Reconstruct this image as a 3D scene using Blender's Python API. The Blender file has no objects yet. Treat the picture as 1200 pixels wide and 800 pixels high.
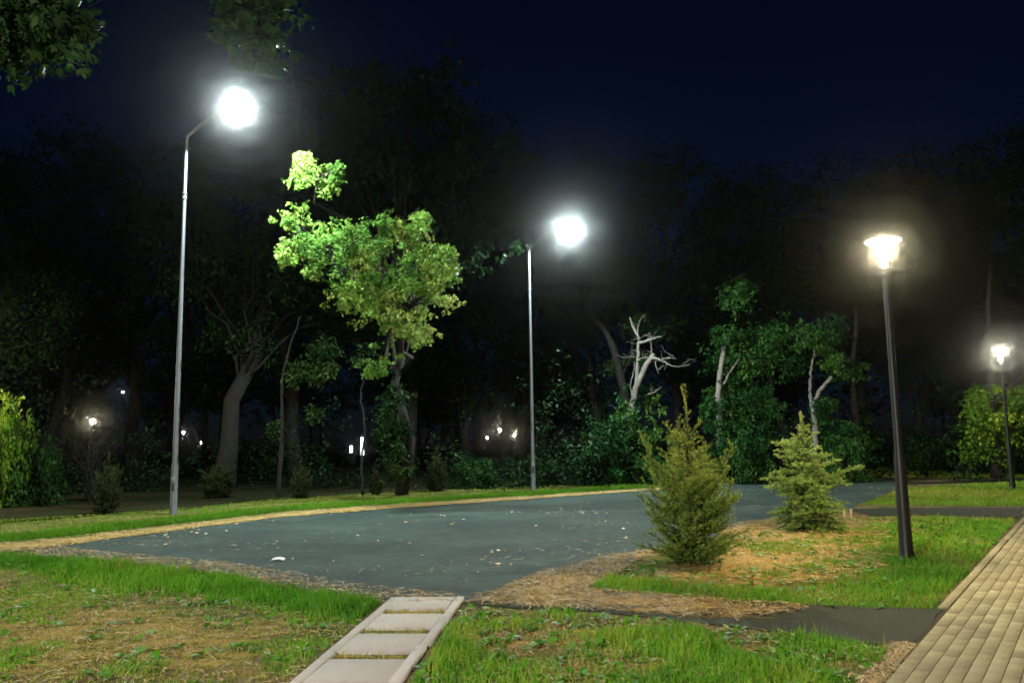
import bpy, math, random
import numpy as np
from mathutils import Vector, Matrix

R = math.radians
rng = np.random.default_rng(7)
random.seed(7)
scene = bpy.context.scene
col = scene.collection

# ------------------------------------------------------------------ camera
CAM = Vector((0, 0, 1.55)); F = 950.0
pit, rol = math.atan(121 / 950.0), R(0.94)
fw = Vector((0, math.cos(pit), math.sin(pit)))
u0 = Vector((0, -math.sin(pit), math.cos(pit)))
rt = math.cos(rol) * Vector((1, 0, 0)) - math.sin(rol) * u0
up = math.cos(rol) * u0 + math.sin(rol) * Vector((1, 0, 0))
cd = bpy.data.cameras.new('camera')
cam = bpy.data.objects.new('camera', cd); col.objects.link(cam)
cam.matrix_world = Matrix.Translation(CAM) @ Matrix((rt, up, -fw)).transposed().to_4x4()
cd.sensor_width = 36; cd.lens = F * 36 / 1200
cd.clip_start = 0.05; cd.clip_end = 3000
scene.camera = cam

def ray(px, py):
    return fw * F + rt * (px - 600) - up * (py - 400)
def at(px, py, z=0.0):
    """point on the ground seen at that pixel of the 1200x800 photograph"""
    d = ray(px, py); t = (z - CAM.z) / d.z
    return CAM + d * t
def atd(px, py, depth):
    d = ray(px, py); return CAM + d * (depth / d.y)
def poly(pts):
    return np.array([at(x, y)[:2] for x, y in pts])

# ------------------------------------------------------------------ mesh helpers
class MB:
    def __init__(s):
        s.v = []; s.q = []; s.t = []; s.n = 0; s.a = []
    def add(s, v, q=None, t=None, a=None):
        v = np.asarray(v, float).reshape(-1, 3)
        if q is not None and len(q): s.q.append(np.asarray(q, int).reshape(-1, 4) + s.n)
        if t is not None and len(t): s.t.append(np.asarray(t, int).reshape(-1, 3) + s.n)
        s.v.append(v); s.n += len(v)
        s.a.append(np.full(len(v), 0.5) if a is None else np.broadcast_to(np.asarray(a, float), (len(v),)))
    def data(s, name, mat, smooth=False):
        v = np.concatenate(s.v); me = bpy.data.meshes.new(name)
        q = np.concatenate(s.q) if s.q else np.zeros((0, 4), int)
        t = np.concatenate(s.t) if s.t else np.zeros((0, 3), int)
        me.vertices.add(len(v)); me.vertices.foreach_set('co', v.astype(np.float32).ravel())
        me.loops.add(len(q) * 4 + len(t) * 3)
        me.loops.foreach_set('vertex_index', np.concatenate([q.ravel(), t.ravel()]).astype(np.int32))
        me.polygons.add(len(q) + len(t))
        st = np.concatenate([np.arange(len(q)) * 4, len(q) * 4 + np.arange(len(t)) * 3])
        me.polygons.foreach_set('loop_start', st.astype(np.int32))
        if smooth: me.polygons.foreach_set('use_smooth', np.ones(len(q) + len(t), bool))
        at_ = me.attributes.new('tint', 'FLOAT', 'POINT')
        at_.data.foreach_set('value', np.concatenate(s.a).astype(np.float32))
        me.update(calc_edges=True); me.validate()
        if mat: me.materials.append(mat)
        return me
    def build(s, name, mat, parent=None, smooth=False):
        return link(name, s.data(name, mat, smooth), parent)
    def tube(s, pts, rad, n=8, a=0.5, cap=True):
        pts = np.asarray(pts, float); k = len(pts); rad = np.broadcast_to(np.asarray(rad, float), (k,))
        tan = np.gradient(pts, axis=0); tan /= np.linalg.norm(tan, axis=1, keepdims=True) + 1e-9
        ref = np.array([0, 0, 1.0]) if abs(tan[0, 2]) < .9 else np.array([1.0, 0, 0])
        vs = []
        for i in range(k):
            x = np.cross(ref, tan[i]); x /= np.linalg.norm(x) + 1e-9; y = np.cross(tan[i], x); ref = -np.cross(tan[i], -y) if False else ref
            th = np.arange(n) * 2 * math.pi / n
            vs.append(pts[i] + rad[i] * (np.cos(th)[:, None] * x + np.sin(th)[:, None] * y))
        v = np.concatenate(vs); q = []
        for i in range(k - 1):
            for j in range(n):
                q.append((i * n + j, i * n + (j + 1) % n, (i + 1) * n + (j + 1) % n, (i + 1) * n + j))
        t = []
        if cap:
            v = np.vstack([v, pts[0], pts[-1]]); b = k * n
            for j in range(n):
                t.append((b, (j + 1) % n, j)); t.append((b + 1, (k - 1) * n + j, (k - 1) * n + (j + 1) % n))
        s.add(v, q, t, a)
    def lathe(s, prof, n=24, c=(0, 0, 0), a=0.5):
        prof = np.asarray(prof, float); th = np.arange(n) * 2 * math.pi / n; k = len(prof)
        v = np.stack([prof[:, 0:1] * np.cos(th), prof[:, 0:1] * np.sin(th), np.repeat(prof[:, 1:2], n, 1)], 2).reshape(-1, 3) + np.array(c)
        q = [(i * n + j, i * n + (j + 1) % n, (i + 1) * n + (j + 1) % n, (i + 1) * n + j) for i in range(k - 1) for j in range(n)]
        s.add(v, q, None, a)
    def box(s, c, h, ax=None, bev=0.0, a=0.5):
        """chamfered box: centre, half sizes, axes; top edges chamfered by bev"""
        ax = np.eye(3) if ax is None else np.asarray(ax, float)
        hx, hy, hz = h
        b = bev
        L = [(hx, hy, -hz), (hx, hy, hz - b), (hx - b, hy - b, hz)]
        v = []
        for X, Y, Z in L:
            v += [(-X, -Y, Z), (X, -Y, Z), (X, Y, Z), (-X, Y, Z)]
        v = np.array(v) @ ax + np.asarray(c)
        q = [(3, 2, 1, 0), (8, 9, 10, 11)]
        for l in (0, 4):
            for j in range(4): q.append((l + j, l + (j + 1) % 4, l + 4 + (j + 1) % 4, l + 4 + j))
        s.add(v, q, None, a)

def link(name, me, parent=None):
    o = bpy.data.objects.new(name, me); col.objects.link(o)
    if parent: o.parent = parent
    return o
def thing(name, loc, label, cat, group=None, rz=0.0, scale=1.0):
    o = bpy.data.objects.new(name, None); col.objects.link(o); o.empty_display_size = .1
    o.location = loc; o.rotation_euler = (0, 0, rz); o.scale = (scale,) * 3
    tag(o, label, cat, group); return o
def tag(o, label, cat, group=None):
    o['label'] = label; o['category'] = cat
    if group: o['group'] = group
    return o
def kind(o, k, label=None):
    o['kind'] = k
    if label: o['label'] = label
    return o
def dup(root, loc, label, rz=0.0, scale=1.0, lights=True):
    r = root.copy(); col.objects.link(r); r.location = loc; r.rotation_euler = (0, 0, rz); r.scale = (scale,) * 3; r['label'] = label
    def rec(src, dst):
        for ch in list(src.children):
            if ch.type == 'LIGHT' and not lights: continue
            c = ch.copy(); col.objects.link(c); c.parent = dst; rec(ch, c)
    rec(root, r); return r

def vnoise(x, y, s, seed=0):
    """smooth lattice noise 0..1"""
    g = np.random.default_rng(seed).random((256, 256))
    x = np.asarray(x) / s + 1000; y = np.asarray(y) / s + 1000
    i = np.floor(x).astype(int); j = np.floor(y).astype(int); fx = x - i; fy = y - j
    fx = fx * fx * (3 - 2 * fx); fy = fy * fy * (3 - 2 * fy)
    G = lambda a, b: g[a % 256, b % 256]
    return (G(i, j) * (1 - fx) + G(i + 1, j) * fx) * (1 - fy) + (G(i, j + 1) * (1 - fx) + G(i + 1, j + 1) * fx) * fy
def inside(P, pg):
    x, y = P[:, 0], P[:, 1]; r = np.zeros(len(P), bool); j = len(pg) - 1
    for i in range(len(pg)):
        xi, yi = pg[i]; xj, yj = pg[j]
        r ^= ((yi > y) != (yj > y)) & (x < (xj - xi) * (y - yi) / (yj - yi + 1e-12) + xi); j = i
    return r
def pdist(P, line, closed=False):
    d = np.full(len(P), 1e9); L = list(line) + ([line[0]] if closed else [])
    for a, b in zip(L[:-1], L[1:]):
        a = np.asarray(a); b = np.asarray(b); ab = b - a
        t = np.clip(((P - a) @ ab) / (ab @ ab + 1e-12), 0, 1)
        d = np.minimum(d, np.linalg.norm(P - a - t[:, None] * ab, axis=1))
    return d

# ------------------------------------------------------------------ materials
def mat(name):
    m = bpy.data.materials.new(name); m.use_nodes = True
    nt = m.node_tree; nt.nodes.clear()
    out = nt.nodes.new('ShaderNodeOutputMaterial'); return m, nt, out
def N(nt, typ, **kw):
    n = nt.nodes.new(typ)
    for k, v in kw.items():
        if k in n.inputs: n.inputs[k].default_value = v
        else: setattr(n, k, v)
    return n
def ramp(nt, fac, stops):
    r = nt.nodes.new('ShaderNodeValToRGB'); e = r.color_ramp.elements
    while len(e) < len(stops): e.new(0.5)
    for el, (p, c) in zip(e, stops):
        el.position = p; el.color = tuple(c) + (1,) if len(c) == 3 else c
    nt.links.new(fac, r.inputs[0]); return r.outputs[0]
def noise(nt, scale, detail=4, rough=.6, vec=None, out='Fac'):
    n = N(nt, 'ShaderNodeTexNoise', Scale=scale, Detail=detail, Roughness=rough)
    if vec is None:
        g = N(nt, 'ShaderNodeNewGeometry'); vec = g.outputs['Position']
    nt.links.new(vec, n.inputs['Vector']); return n.outputs[out]
def mixc(nt, fac, a, b, mode='MIX'):
    m = N(nt, 'ShaderNodeMix', data_type='RGBA', blend_type=mode)
    if isinstance(fac, float): m.inputs[0].default_value = fac
    else: nt.links.new(fac, m.inputs[0])
    for s, i in ((a, 6), (b, 7)):
        if isinstance(s, tuple): m.inputs[i].default_value = s + (1,)
        else: nt.links.new(s, m.inputs[i])
    return m.outputs[2]
def math_(nt, op, a, b):
    m = N(nt, 'ShaderNodeMath', operation=op)
    for s, i in ((a, 0), (b, 1)):
        if isinstance(s, (int, float)): m.inputs[i].default_value = s
        else: nt.links.new(s, m.inputs[i])
    return m.outputs[0]
def bump(nt, h, strength, dist):
    b = N(nt, 'ShaderNodeBump', Strength=strength, Distance=dist); nt.links.new(h, b.inputs['Height']); return b.outputs[0]
def principled(nt, out, base, rough=.8, normal=None, metal=0.0, spec=.3):
    p = N(nt, 'ShaderNodeBsdfPrincipled', Roughness=rough, Metallic=metal)
    p.inputs['Specular IOR Level'].default_value = spec
    if isinstance(base, tuple): p.inputs['Base Color'].default_value = base + (1,)
    else: nt.links.new(base, p.inputs['Base Color'])
    if normal is not None: nt.links.new(normal, p.inputs['Normal'])
    if out: nt.links.new(p.outputs[0], out.inputs[0])
    return p.outputs[0]
def tint(nt):
    return N(nt, 'ShaderNodeAttribute', attribute_name='tint').outputs['Fac']

def leaf_mat(name, stops, trans=.3, spec=.1, nscale=1.2):
    m, nt, out = mat(name)
    c = ramp(nt, tint(nt), stops)
    c = mixc(nt, ramp(nt, noise(nt, nscale, 2), [(.35, (.75, .75, .75)), (.65, (1.2, 1.2, 1.2))]), (0, 0, 0), c)
    p = principled(nt, None, c, .5, spec=spec)
    t = N(nt, 'ShaderNodeBsdfTranslucent'); nt.links.new(c, t.inputs[0])
    mx = N(nt, 'ShaderNodeMixShader'); mx.inputs[0].default_value = trans
    nt.links.new(p, mx.inputs[1]); nt.links.new(t.outputs[0], mx.inputs[2]); nt.links.new(mx.outputs[0], out.inputs[0])
    return m
M = {}
M['lit_maple'] = leaf_mat('lit_maple_leaf', [(0, (.11, .26, .045)), (.6, (.26, .44, .085)), (1, (.50, .60, .17))], .38)  # lamplight put into the leaf colour of the hanging boughs
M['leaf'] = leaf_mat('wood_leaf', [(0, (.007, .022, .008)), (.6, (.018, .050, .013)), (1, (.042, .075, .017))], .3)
M['shrub'] = leaf_mat('shrub_leaf', [(0, (.012, .045, .014)), (.6, (.025, .09, .020)), (1, (.06, .13, .022))], .3)
M['lit'] = leaf_mat('lamplit_leaf', [(0, (.04, .10, .01)), (.6, (.12, .24, .02)), (1, (.26, .36, .04))], .35)  # brightened leaf copy, lantern light put into its colour
M['needle'] = leaf_mat('spruce_needle', [(0, (.04, .085, .014)), (.5, (.18, .29, .035)), (1, (.50, .56, .08))], .15, .3, 3)
M['needle_dim'] = leaf_mat('dim_light_needle', [(0, (.006, .012, .004)), (.5, (.022, .032, .008)), (1, (.06, .065, .016))], .1, .2, 3)  # needle colour darkened to stand for the dim light on the far verge
M['needle_b'] = leaf_mat('pale_needle', [(0, (.05, .11, .02)), (.5, (.20, .32, .05)), (1, (.42, .52, .13))], .15, .3, 3)
M['grass'] = leaf_mat('grass_blade', [(0, (.06, .21, .012)), (.3, (.12, .32, .018)), (.52, (.25, .34, .035)), (.75, (.42, .33, .09)), (1, (.50, .37, .15))], .3, .2, .9)
M['straw'] = leaf_mat('dry_straw', [(0, (.17, .10, .03)), (.5, (.42, .27, .09)), (1, (.68, .54, .31))], .1, .2, 2)

def bark(name, a, b, sc=9):
    m, nt, out = mat(name)
    tc = N(nt, 'ShaderNodeTexCoord').outputs['Object']
    mp = N(nt, 'ShaderNodeMapping'); mp.inputs['Scale'].default_value = (1, 1, .22); nt.links.new(tc, mp.inputs[0])
    f = noise(nt, sc, 6, .7, mp.outputs[0])
    principled(nt, out, ramp(nt, f, [(.3, a), (.7, b)]), .9, bump(nt, f, .9, .03)); return m
M['bark'] = bark('dark_bark', (.007, .0063, .0053), (.020, .0175, .015))
M['pale_bark'] = bark('pale_bare_wood', (.08, .073, .064), (.24, .22, .195), 6)

def asphalt(name, a, b, c):
    m, nt, out = mat(name)
    f1 = noise(nt, 140, 3, .7); f2 = noise(nt, .35, 6, .62); f3 = noise(nt, 3.5, 4, .65)
    base = ramp(nt, math_(nt, 'ADD', math_(nt, 'MULTIPLY', f2, .7), math_(nt, 'MULTIPLY', f3, .3)), [(.42, a), (.58, b)])  # broad mottling, contrast raised partly to echo bough shadows on the road
    base = mixc(nt, ramp(nt, noise(nt, 22, 5, .75), [(.35, (.45, .45, .45)), (.6, (0, 0, 0))]), base, a)
    base = mixc(nt, ramp(nt, f1, [(.42, (0, 0, 0)), (.75, (.55, .55, .55))]), base, c)
    principled(nt, out, base, .86, bump(nt, f1, .5, .006), spec=.15); return m
M['road'] = asphalt('road_asphalt', (.015, .026, .026), (.044, .070, .061), (.075, .10, .088))
M['path'] = asphalt('path_asphalt', (.012, .016, .008), (.022, .027, .014), (.038, .043, .026))

m, nt, out = mat('bare_ground'); M['ground'] = m
f1 = noise(nt, .8, 6, .65); f2 = noise(nt, 11, 6, .75); f3 = noise(nt, 60, 3, .7)
c = ramp(nt, f2, [(.3, (.07, .047, .024)), (.5, (.19, .13, .065)), (.7, (.34, .245, .135))])
c2 = ramp(nt, f2, [(.3, (.02, .035, .008)), (.7, (.08, .12, .025))])
principled(nt, out, mixc(nt, ramp(nt, f1, [(.42, (0, 0, 0)), (.58, (1, 1, 1))]), c, c2), .95,
           bump(nt, math_(nt, 'ADD', f2, math_(nt, 'MULTIPLY', f3, .4)), .9, .05), spec=.1)

m, nt, out = mat('straw_layer'); M['thatch'] = m
mp = N(nt, 'ShaderNodeMapping'); mp.inputs['Scale'].default_value = (1, 2.6, 1); mp.inputs['Rotation'].default_value = (0, 0, .4)
g = N(nt, 'ShaderNodeNewGeometry'); nt.links.new(g.outputs['Position'], mp.inputs[0])
f1 = noise(nt, 1.6, 7, .72, mp.outputs[0]); f2 = noise(nt, 45, 4, .7, mp.outputs[0]); f4 = noise(nt, 9, 4, .7, mp.outputs[0])
c = ramp(nt, math_(nt, 'ADD', math_(nt, 'MULTIPLY', f2, .5), math_(nt, 'MULTIPLY', f4, .5)), [(.33, (.13, .08, .022)), (.5, (.34, .225, .065)), (.68, (.60, .44, .18))])
p = principled(nt, None, c, .95, bump(nt, f2, .8, .02), spec=.1)
cov = math_(nt, 'ADD', tint(nt), math_(nt, 'MULTIPLY', math_(nt, 'SUBTRACT', math_(nt, 'ADD', math_(nt, 'MULTIPLY', f1, .7), math_(nt, 'MULTIPLY', f2, .3)), .5), 2.2))
al = ramp(nt, cov, [(.45, (0, 0, 0)), (.6, (1, 1, 1))])
tr = N(nt, 'ShaderNodeBsdfTransparent'); mx = N(nt, 'ShaderNodeMixShader')
nt.links.new(al, mx.inputs[0]); nt.links.new(tr.outputs[0], mx.inputs[1]); nt.links.new(p, mx.inputs[2]); nt.links.new(mx.outputs[0], out.inputs[0])

m, nt, out = mat('concrete_slab'); M['slab'] = m
f1 = noise(nt, 2.3, 5, .6); f2 = noise(nt, 90, 3, .7); f3 = noise(nt, 14, 5, .7)
c = ramp(nt, math_(nt, 'ADD', math_(nt, 'MULTIPLY', f1, .5), math_(nt, 'MULTIPLY', f3, .5)), [(.3, (.36, .32, .30)), (.5, (.46, .42, .40)), (.7, (.52, .48, .455))])
c = mixc(nt, ramp(nt, tint(nt), [(0, (0, 0, 0)), (1, (.35, .35, .35))]), c, (.22, .20, .18))
principled(nt, out, c, .9, bump(nt, f2, .35, .004), spec=.2)
m, nt, out = mat('paving_block'); M['paver'] = m
f1 = noise(nt, 1.1, 4, .6); f2 = noise(nt, 120, 3, .7)
c = ramp(nt, tint(nt), [(0, (.20, .172, .095)), (.5, (.30, .26, .14)), (1, (.38, .335, .19))])
c = mixc(nt, ramp(nt, f1, [(.35, (0, 0, 0)), (.7, (.5, .5, .5))]), c, (.25, .20, .13))
c = mixc(nt, ramp(nt, f2, [(.4, (0, 0, 0)), (.75, (.4, .4, .4))]), c, (.16, .13, .09))
principled(nt, out, c, .88, bump(nt, f2, .4, .004), spec=.2)
m, nt, out = mat('joint_sand'); M['joint'] = m
principled(nt, out, (.05, .042, .03), .95, spec=.05)

def metal(name, base, rough, met):
    m, nt, out = mat(name); f = noise(nt, 7, 5, .6)
    c = mixc(nt, f, tuple(x * .75 for x in base), tuple(min(1, x * 1.2) for x in base))
    principled(nt, out, c, rough, None, met, .4); return m
M['galv'] = metal('galvanised_steel', (.13, .14, .16), .5, .5)
M['lit_galv'] = metal('lit_galvanised_steel', (.42, .43, .47), .5, .2)  # same steel lightened, lamp light on the arms put into the colour
M['black'] = metal('black_paint', (.014, .014, .013), .45, 0.0)
M['white'] = metal('white_enamel', (.75, .75, .73), .5, 0.0)
M['wood'] = bark('raw_wood', (.35, .27, .16), (.6, .5, .34), 20)
M['paper'] = metal('white_paper', (.75, .76, .78), .8, 0.0)

def glow(name, colr, strength, transparent=True):
    m, nt, out = mat(name)
    e = N(nt, 'ShaderNodeEmission', Color=colr + (1,), Strength=strength)
    if transparent:
        t = N(nt, 'ShaderNodeBsdfTransparent'); a = N(nt, 'ShaderNodeAddShader')
        nt.links.new(e.outputs[0], a.inputs[0]); nt.links.new(t.outputs[0], a.inputs[1]); nt.links.new(a.outputs[0], out.inputs[0])
    else: nt.links.new(e.outputs[0], out.inputs[0])
    return m
M['glass'] = glow('lit_frosted_glass', (1.0, .92, .74), 60)
M['lens'] = glow('lit_led_lens', (.93, 1.0, 1.0), 40, False)
M['column'] = glow('lit_column_glass', (.95, .97, 1.0), 6, False)

# ------------------------------------------------------------------ light
POW = dict(street=8000, lantern=1400)
world = bpy.data.worlds.new('World'); scene.world = world; world.use_nodes = True
wn = world.node_tree; bg = wn.nodes['Background']
sky = wn.nodes.new('ShaderNodeTexSky'); sky.sky_type = 'NISHITA'; sky.sun_disc = False
sky.sun_elevation = R(5.0); sky.sun_rotation = R(190); sky.air_density = 1.0; sky.dust_density = .3; sky.ozone_density = 6.0
sk = mixc(wn, 1.0, sky.outputs[0], (1.1, .80, 1.15), 'MULTIPLY'); wn.links.new(sk, bg.inputs[0]); bg.inputs[1].default_value = 0.0042
sd = bpy.data.lights.new('sun', 'SUN'); sd.energy = 0.002; sd.angle = R(.5); sd.color = (.9, .93, 1)
so = bpy.data.objects.new('sun', sd); col.objects.link(so); so.rotation_euler = (R(85), 0, R(-10))

# ------------------------------------------------------------------ ground, road, paths
mb = MB()
xs = np.concatenate([np.linspace(-320, -30, 10), np.linspace(-25, 30, 56), np.linspace(40, 320, 10)])
ys = np.concatenate([np.linspace(-320, -15, 8), np.linspace(-10, 45, 56), np.linspace(55, 320, 10)])
X, Y = np.meshgrid(xs, ys, indexing='ij'); nx, ny = len(xs), len(ys)
V = np.stack([X, Y, np.zeros_like(X)], 2).reshape(-1, 3)
ii, jj = np.meshgrid(np.arange(nx - 1), np.arange(ny - 1), indexing='ij'); b = (ii * ny + jj).ravel()
mb.add(V, np.stack([b, b + ny, b + ny + 1, b + 1], 1))
kind(mb.build('ground', M['ground']), 'structure')

def wobble(pg, amp, step=.25, seed=1):
    r = []
    for a, b in zip(pg, np.roll(pg, -1, 0)):
        n = max(1, int(np.linalg.norm(b - a) / step)); n = min(n, 400)
        for k in range(n): r.append(a + (b - a) * k / n)
    r = np.array(r)
    r[:, 0] += amp * (vnoise(r[:, 0], r[:, 1], .5, seed) - .5) * 2; r[:, 1] += amp * (vnoise(r[:, 0], r[:, 1], .5, seed + 1) - .5) * 2
    return r
def sheet(name, pg, z, m, amp=.08, seed=1):
    import bmesh
    w = wobble(np.asarray(pg), amp, seed=seed); bm = bmesh.new()
    f = bm.faces.new([bm.verts.new((x, y, z)) for x, y in w])
    bmesh.ops.triangulate(bm, faces=[f]); bmesh.ops.recalc_face_normals(bm, faces=bm.faces)
    for f in bm.faces:
        if f.normal.z < 0: f.normal_flip()
    me = bpy.data.meshes.new(name); bm.to_mesh(me); bm.free(); me.materials.append(m)
    return kind(link(name, me), 'structure')
FAR = [(-260, 672), (-120, 654), (0, 640), (60, 634), (200, 618), (330, 602.5), (450, 593), (600, 584), (760, 573), (850, 566.5)]
NEAR = [(985, 603), (930, 612), (870, 621), (800, 637), (700, 660), (640, 670), (585, 692), (545, 706), (455, 704), (360, 689), (250, 669), (130, 657), (0, 651), (-260, 690)]
ROAD = poly(FAR + [(960, 561), (1062, 560), (1054, 572), (1005, 590)] + NEAR)
sheet('road', ROAD, .004, M['road'], .10)
PATH1 = poly([(1108, 714), (1000, 711), (940, 708.5), (850, 704), (760, 696), (690, 689), (640, 684), (580, 690), (543, 707), (600, 712), (700, 717), (800, 728), (1000, 752), (1057, 757), (1069, 757)])
o = sheet('footpath', PATH1, .008, M['path'], .05, 4)
PATH2 = poly([(1200, 595), (1100, 595), (990, 597), (975, 602), (990, 604), (1100, 603.5), (1196, 606)])
sheet('footpath', PATH2, .008, M['path'], .05, 5)
PATH3 = poly([(1058, 565), (1200, 561.5), (1200, 563.5), (1058, 568)])
sheet('footpath', PATH3, .008, M['path'], .05, 6)

m, nt, out = mat('forest_humus'); M['humus'] = m
f1 = noise(nt, 1.3, 6, .7); f2 = noise(nt, 16, 6, .75)
principled(nt, out, mixc(nt, ramp(nt, f1, [(.42, (0, 0, 0)), (.6, (1, 1, 1))]), ramp(nt, f2, [(.35, (.010, .008, .005)), (.65, (.045, .034, .018))]), (.014, .026, .008)), .95, bump(nt, f2, .9, .06), spec=.05)
sheet('forest_floor', poly([(-900, 652), (-260, 634), (-100, 617), (0, 610), (100, 604), (200, 597.5), (330, 585), (450, 577.5), (600, 570.5), (700, 566.5), (840, 560.5), (900, 556), (1000, 553), (1200, 552), (1600, 548), (1600, 529), (1200, 531), (600, 540), (0, 548), (-900, 570)]), .004, M['humus'], .35, 9)

# paved walkway of small blocks
wd = np.array([.5835, .8121]); wr = np.array([.8121, -.5835])        # along, across (to the right)
w0 = np.array(at(1020.6, 800)[:2])
def W(s, t): return w0 + wd * s + wr * t
mb = MB(); A3 = np.array([[wd[0], wd[1], 0], [wr[0], wr[1], 0], [0, 0, 1]])
BL, BW, GAP = .20, .10, .006
S0, S1, WID = -2.5, 34.0, 3.2
for r_ in range(int(WID / BW)):
    t0 = .085 + (r_ + .5) * BW
    smax = S1 if r_ < 30 else S1
    off = (r_ % 2) * BL * .5
    n = int((smax - S0) / BL)
    for k in range(n):
        s = S0 + off + (k + .5) * BL
        p = W(s, t0)
        if p[1] < 1.5: continue
        tl = rng.normal(0, .0007)
        mb.box((p[0], p[1], -.010 + tl), (BL / 2 - .0022, BW / 2 - GAP / 2, .03), A3, .001, np.clip(rng.normal(.5, .33), 0, 1))
kind(mb.build('paved_walkway', M['paver']), 'structure')
mb = MB()
c_ = [W(S0 - .1, .04), W(S0 - .1, WID + .1), W(S1, WID + .1), W(S1, .04)]
mb.add([(p[0], p[1], .011) for p in c_], [(0, 1, 2, 3)])
kind(mb.build('walkway_bed', M['joint']), 'structure')
# kerb stones along the walkway, missing where the footpath joins
def sof(px, py): return float((np.array(at(px, py)[:2]) - w0) @ wd)
s_a, s_b, s_c, s_d = sof(1062, 755), sof(1098, 714), sof(1196, 607), sof(1200, 600)
mb = MB()
def kerb_run(a, b):
    n = max(1, round((b - a) / 1.0)); L = (b - a) / n
    for k in range(n):
        p = W(a + (k + .5) * L, .037 - .005)
        mb.box((p[0], p[1], -.022 + rng.normal(0, .002)), (L / 2 - .003, .04, .045), A3, .003, rng.random())
kerb_run(-2.4, s_a); kerb_run(s_b, s_c); kerb_run(s_c + .9, S1)
kind(mb.build('kerb', M['paver']), 'structure')

# stepping path of concrete slabs between two edging kerbs
pa, pb = np.array(at(410, 798)[:2]), np.array(at(500.5, 702)[:2])
sd_ = (pb - pa) / np.linalg.norm(pb - pa); sr_ = np.array([sd_[1], -sd_[0]])
Ax = np.array([[sd_[0], sd_[1], 0], [sr_[0], sr_[1], 0], [0, 0, 1]])
def SP(s, t): return pb - sd_ * s + sr_ * t
for k in range(6):
    mb = MB(); p = SP(.30 + .80 * k + rng.normal(0, .01), rng.normal(0, .006) )
    rot = rng.normal(0, .008); Rz = np.array([[math.cos(rot), math.sin(rot), 0], [-math.sin(rot), math.cos(rot), 0], [0, 0, 1]])
    mb.box((p[0], p[1], -.009 + rng.normal(0, .003)), (.295, .29, .035), Rz @ Ax, .006, rng.random())
    o = mb.build('paving_slab', M['slab'])
    lab = ['pale concrete slab of the stepping path, the one touching the asphalt road', 'pale concrete stepping slab, second one down from the asphalt road',
           'pale concrete stepping slab, third one down from the asphalt road', 'large looking concrete stepping slab, fourth one down from the asphalt road',
           'concrete stepping slab cut off by the bottom of the photo', 'concrete stepping slab nearest the viewer, below the bottom of the photo'][k]
    if k < 5: tag(o, lab, 'paving slab', 'concrete slabs of the stepping path')
    else: bpy.data.objects.remove(o)
for t, lab, dz in ((-.335, 'narrow concrete edging along the lit lawn side of the stepping slabs', 0), (.335, 'narrow concrete edging between stepping slabs and tall green grass', .008)):
    mb = MB()
    for k in range(4):
        p = SP(.5 + k * 1.0, t + rng.normal(0, .006))
        mb.box((p[0], p[1], -.018 + dz * .4 + rng.normal(0, .002)), (.496, .04, .045), Ax, .004, rng.random())
    tag(mb.build('edging_kerb', M['slab']), lab, 'kerb', 'edging kerbs of the stepping path')

# ------------------------------------------------------------------ dry straw
def patch(mb, pg, z, cell=.12, feather=.35, full=1.0):
    lo = pg.min(0) - .4; hi = pg.max(0) + .4
    nx = min(260, int((hi[0] - lo[0]) / cell) + 2); ny = min(260, int((hi[1] - lo[1]) / cell) + 2)
    X, Y = np.meshgrid(np.linspace(lo[0], hi[0], nx), np.linspace(lo[1], hi[1], ny), indexing='ij')
    P = np.stack([X.ravel(), Y.ravel()], 1); d = pdist(P, pg, True); s = np.where(inside(P, pg), d, -d)
    a = np.clip(.5 + s / feather * .5, 0, 1) * full
    b = (np.arange(nx - 1)[:, None] * ny + np.arange(ny - 1)[None]).ravel(); q = np.stack([b, b + ny, b + ny + 1, b + 1], 1)
    q = q[(a[q] > .02).any(1)]
    mb.add(np.column_stack([P, np.full(len(P), z)]), q, None, a)
S_A = poly([(546, 707), (580, 692), (640, 670), (700, 655), (775, 643), (740, 662), (705, 684), (690, 690), (760, 696), (850, 704), (935, 710), (950, 716), (900, 722), (800, 724), (700, 716), (600, 711)])
S_B = poly([(60, 641), (150, 650), (260, 659), (350, 674), (430, 689), (540, 699), (548, 708), (450, 708), (330, 690), (200, 668), (60, 655), (-60, 652), (-60, 646)])
S_C = poly([(-120, 652), (0, 637), (60, 632), (200, 616.5), (330, 601), (450, 592), (600, 583), (760, 572.5), (850, 566), (850, 567.5), (760, 575), (600, 586.5), (450, 597), (330, 606.5), (200, 623), (100, 637), (-120, 662)])
S_D = poly([(860, 614), (930, 606), (985, 598), (1000, 602), (1040, 612), (1040, 660), (980, 682), (900, 690), (840, 680), (790, 684), (760, 676), (800, 655), (850, 640)])
S_E = poly([(1005, 805), (1048, 757), (1066, 757), (1025, 805)])
S_F = poly([(840, 622), (900, 608), (985, 597), (985, 600), (900, 616), (850, 630)])
S_G = poly([(-100, 690), (20, 680), (250, 700), (380, 722), (420, 730), (330, 810), (-200, 830)])
LB_ = poly([(548, 713), (800, 731), (1050, 761), (990, 825), (470, 825), (493, 790), (520, 745)])
mb = MB()
patch(mb, LB_, .005, .1, .5, .5)
for k_ in range(5): patch(mb, np.array([SP(.60 + .8 * k_, -.3), SP(.60 + .8 * k_, .3), SP(.80 + .8 * k_, .3), SP(.80 + .8 * k_, -.3)]), .009, .05, .1, .62)
patch(mb, S_A, .012, .08, .7, .74); patch(mb, S_B, .013, .1, .9, .60); patch(mb, S_C, .013, .1, .42, .74)
patch(mb, S_D, .006, .12, .9, .85); patch(mb, S_E, .006, .05, .2, .85); patch(mb, S_F, .013, .08, .3, .9); patch(mb, S_G, .005, .12, .9, .58)
kind(mb.build('straw_layer', M['thatch']), 'stuff')

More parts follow.
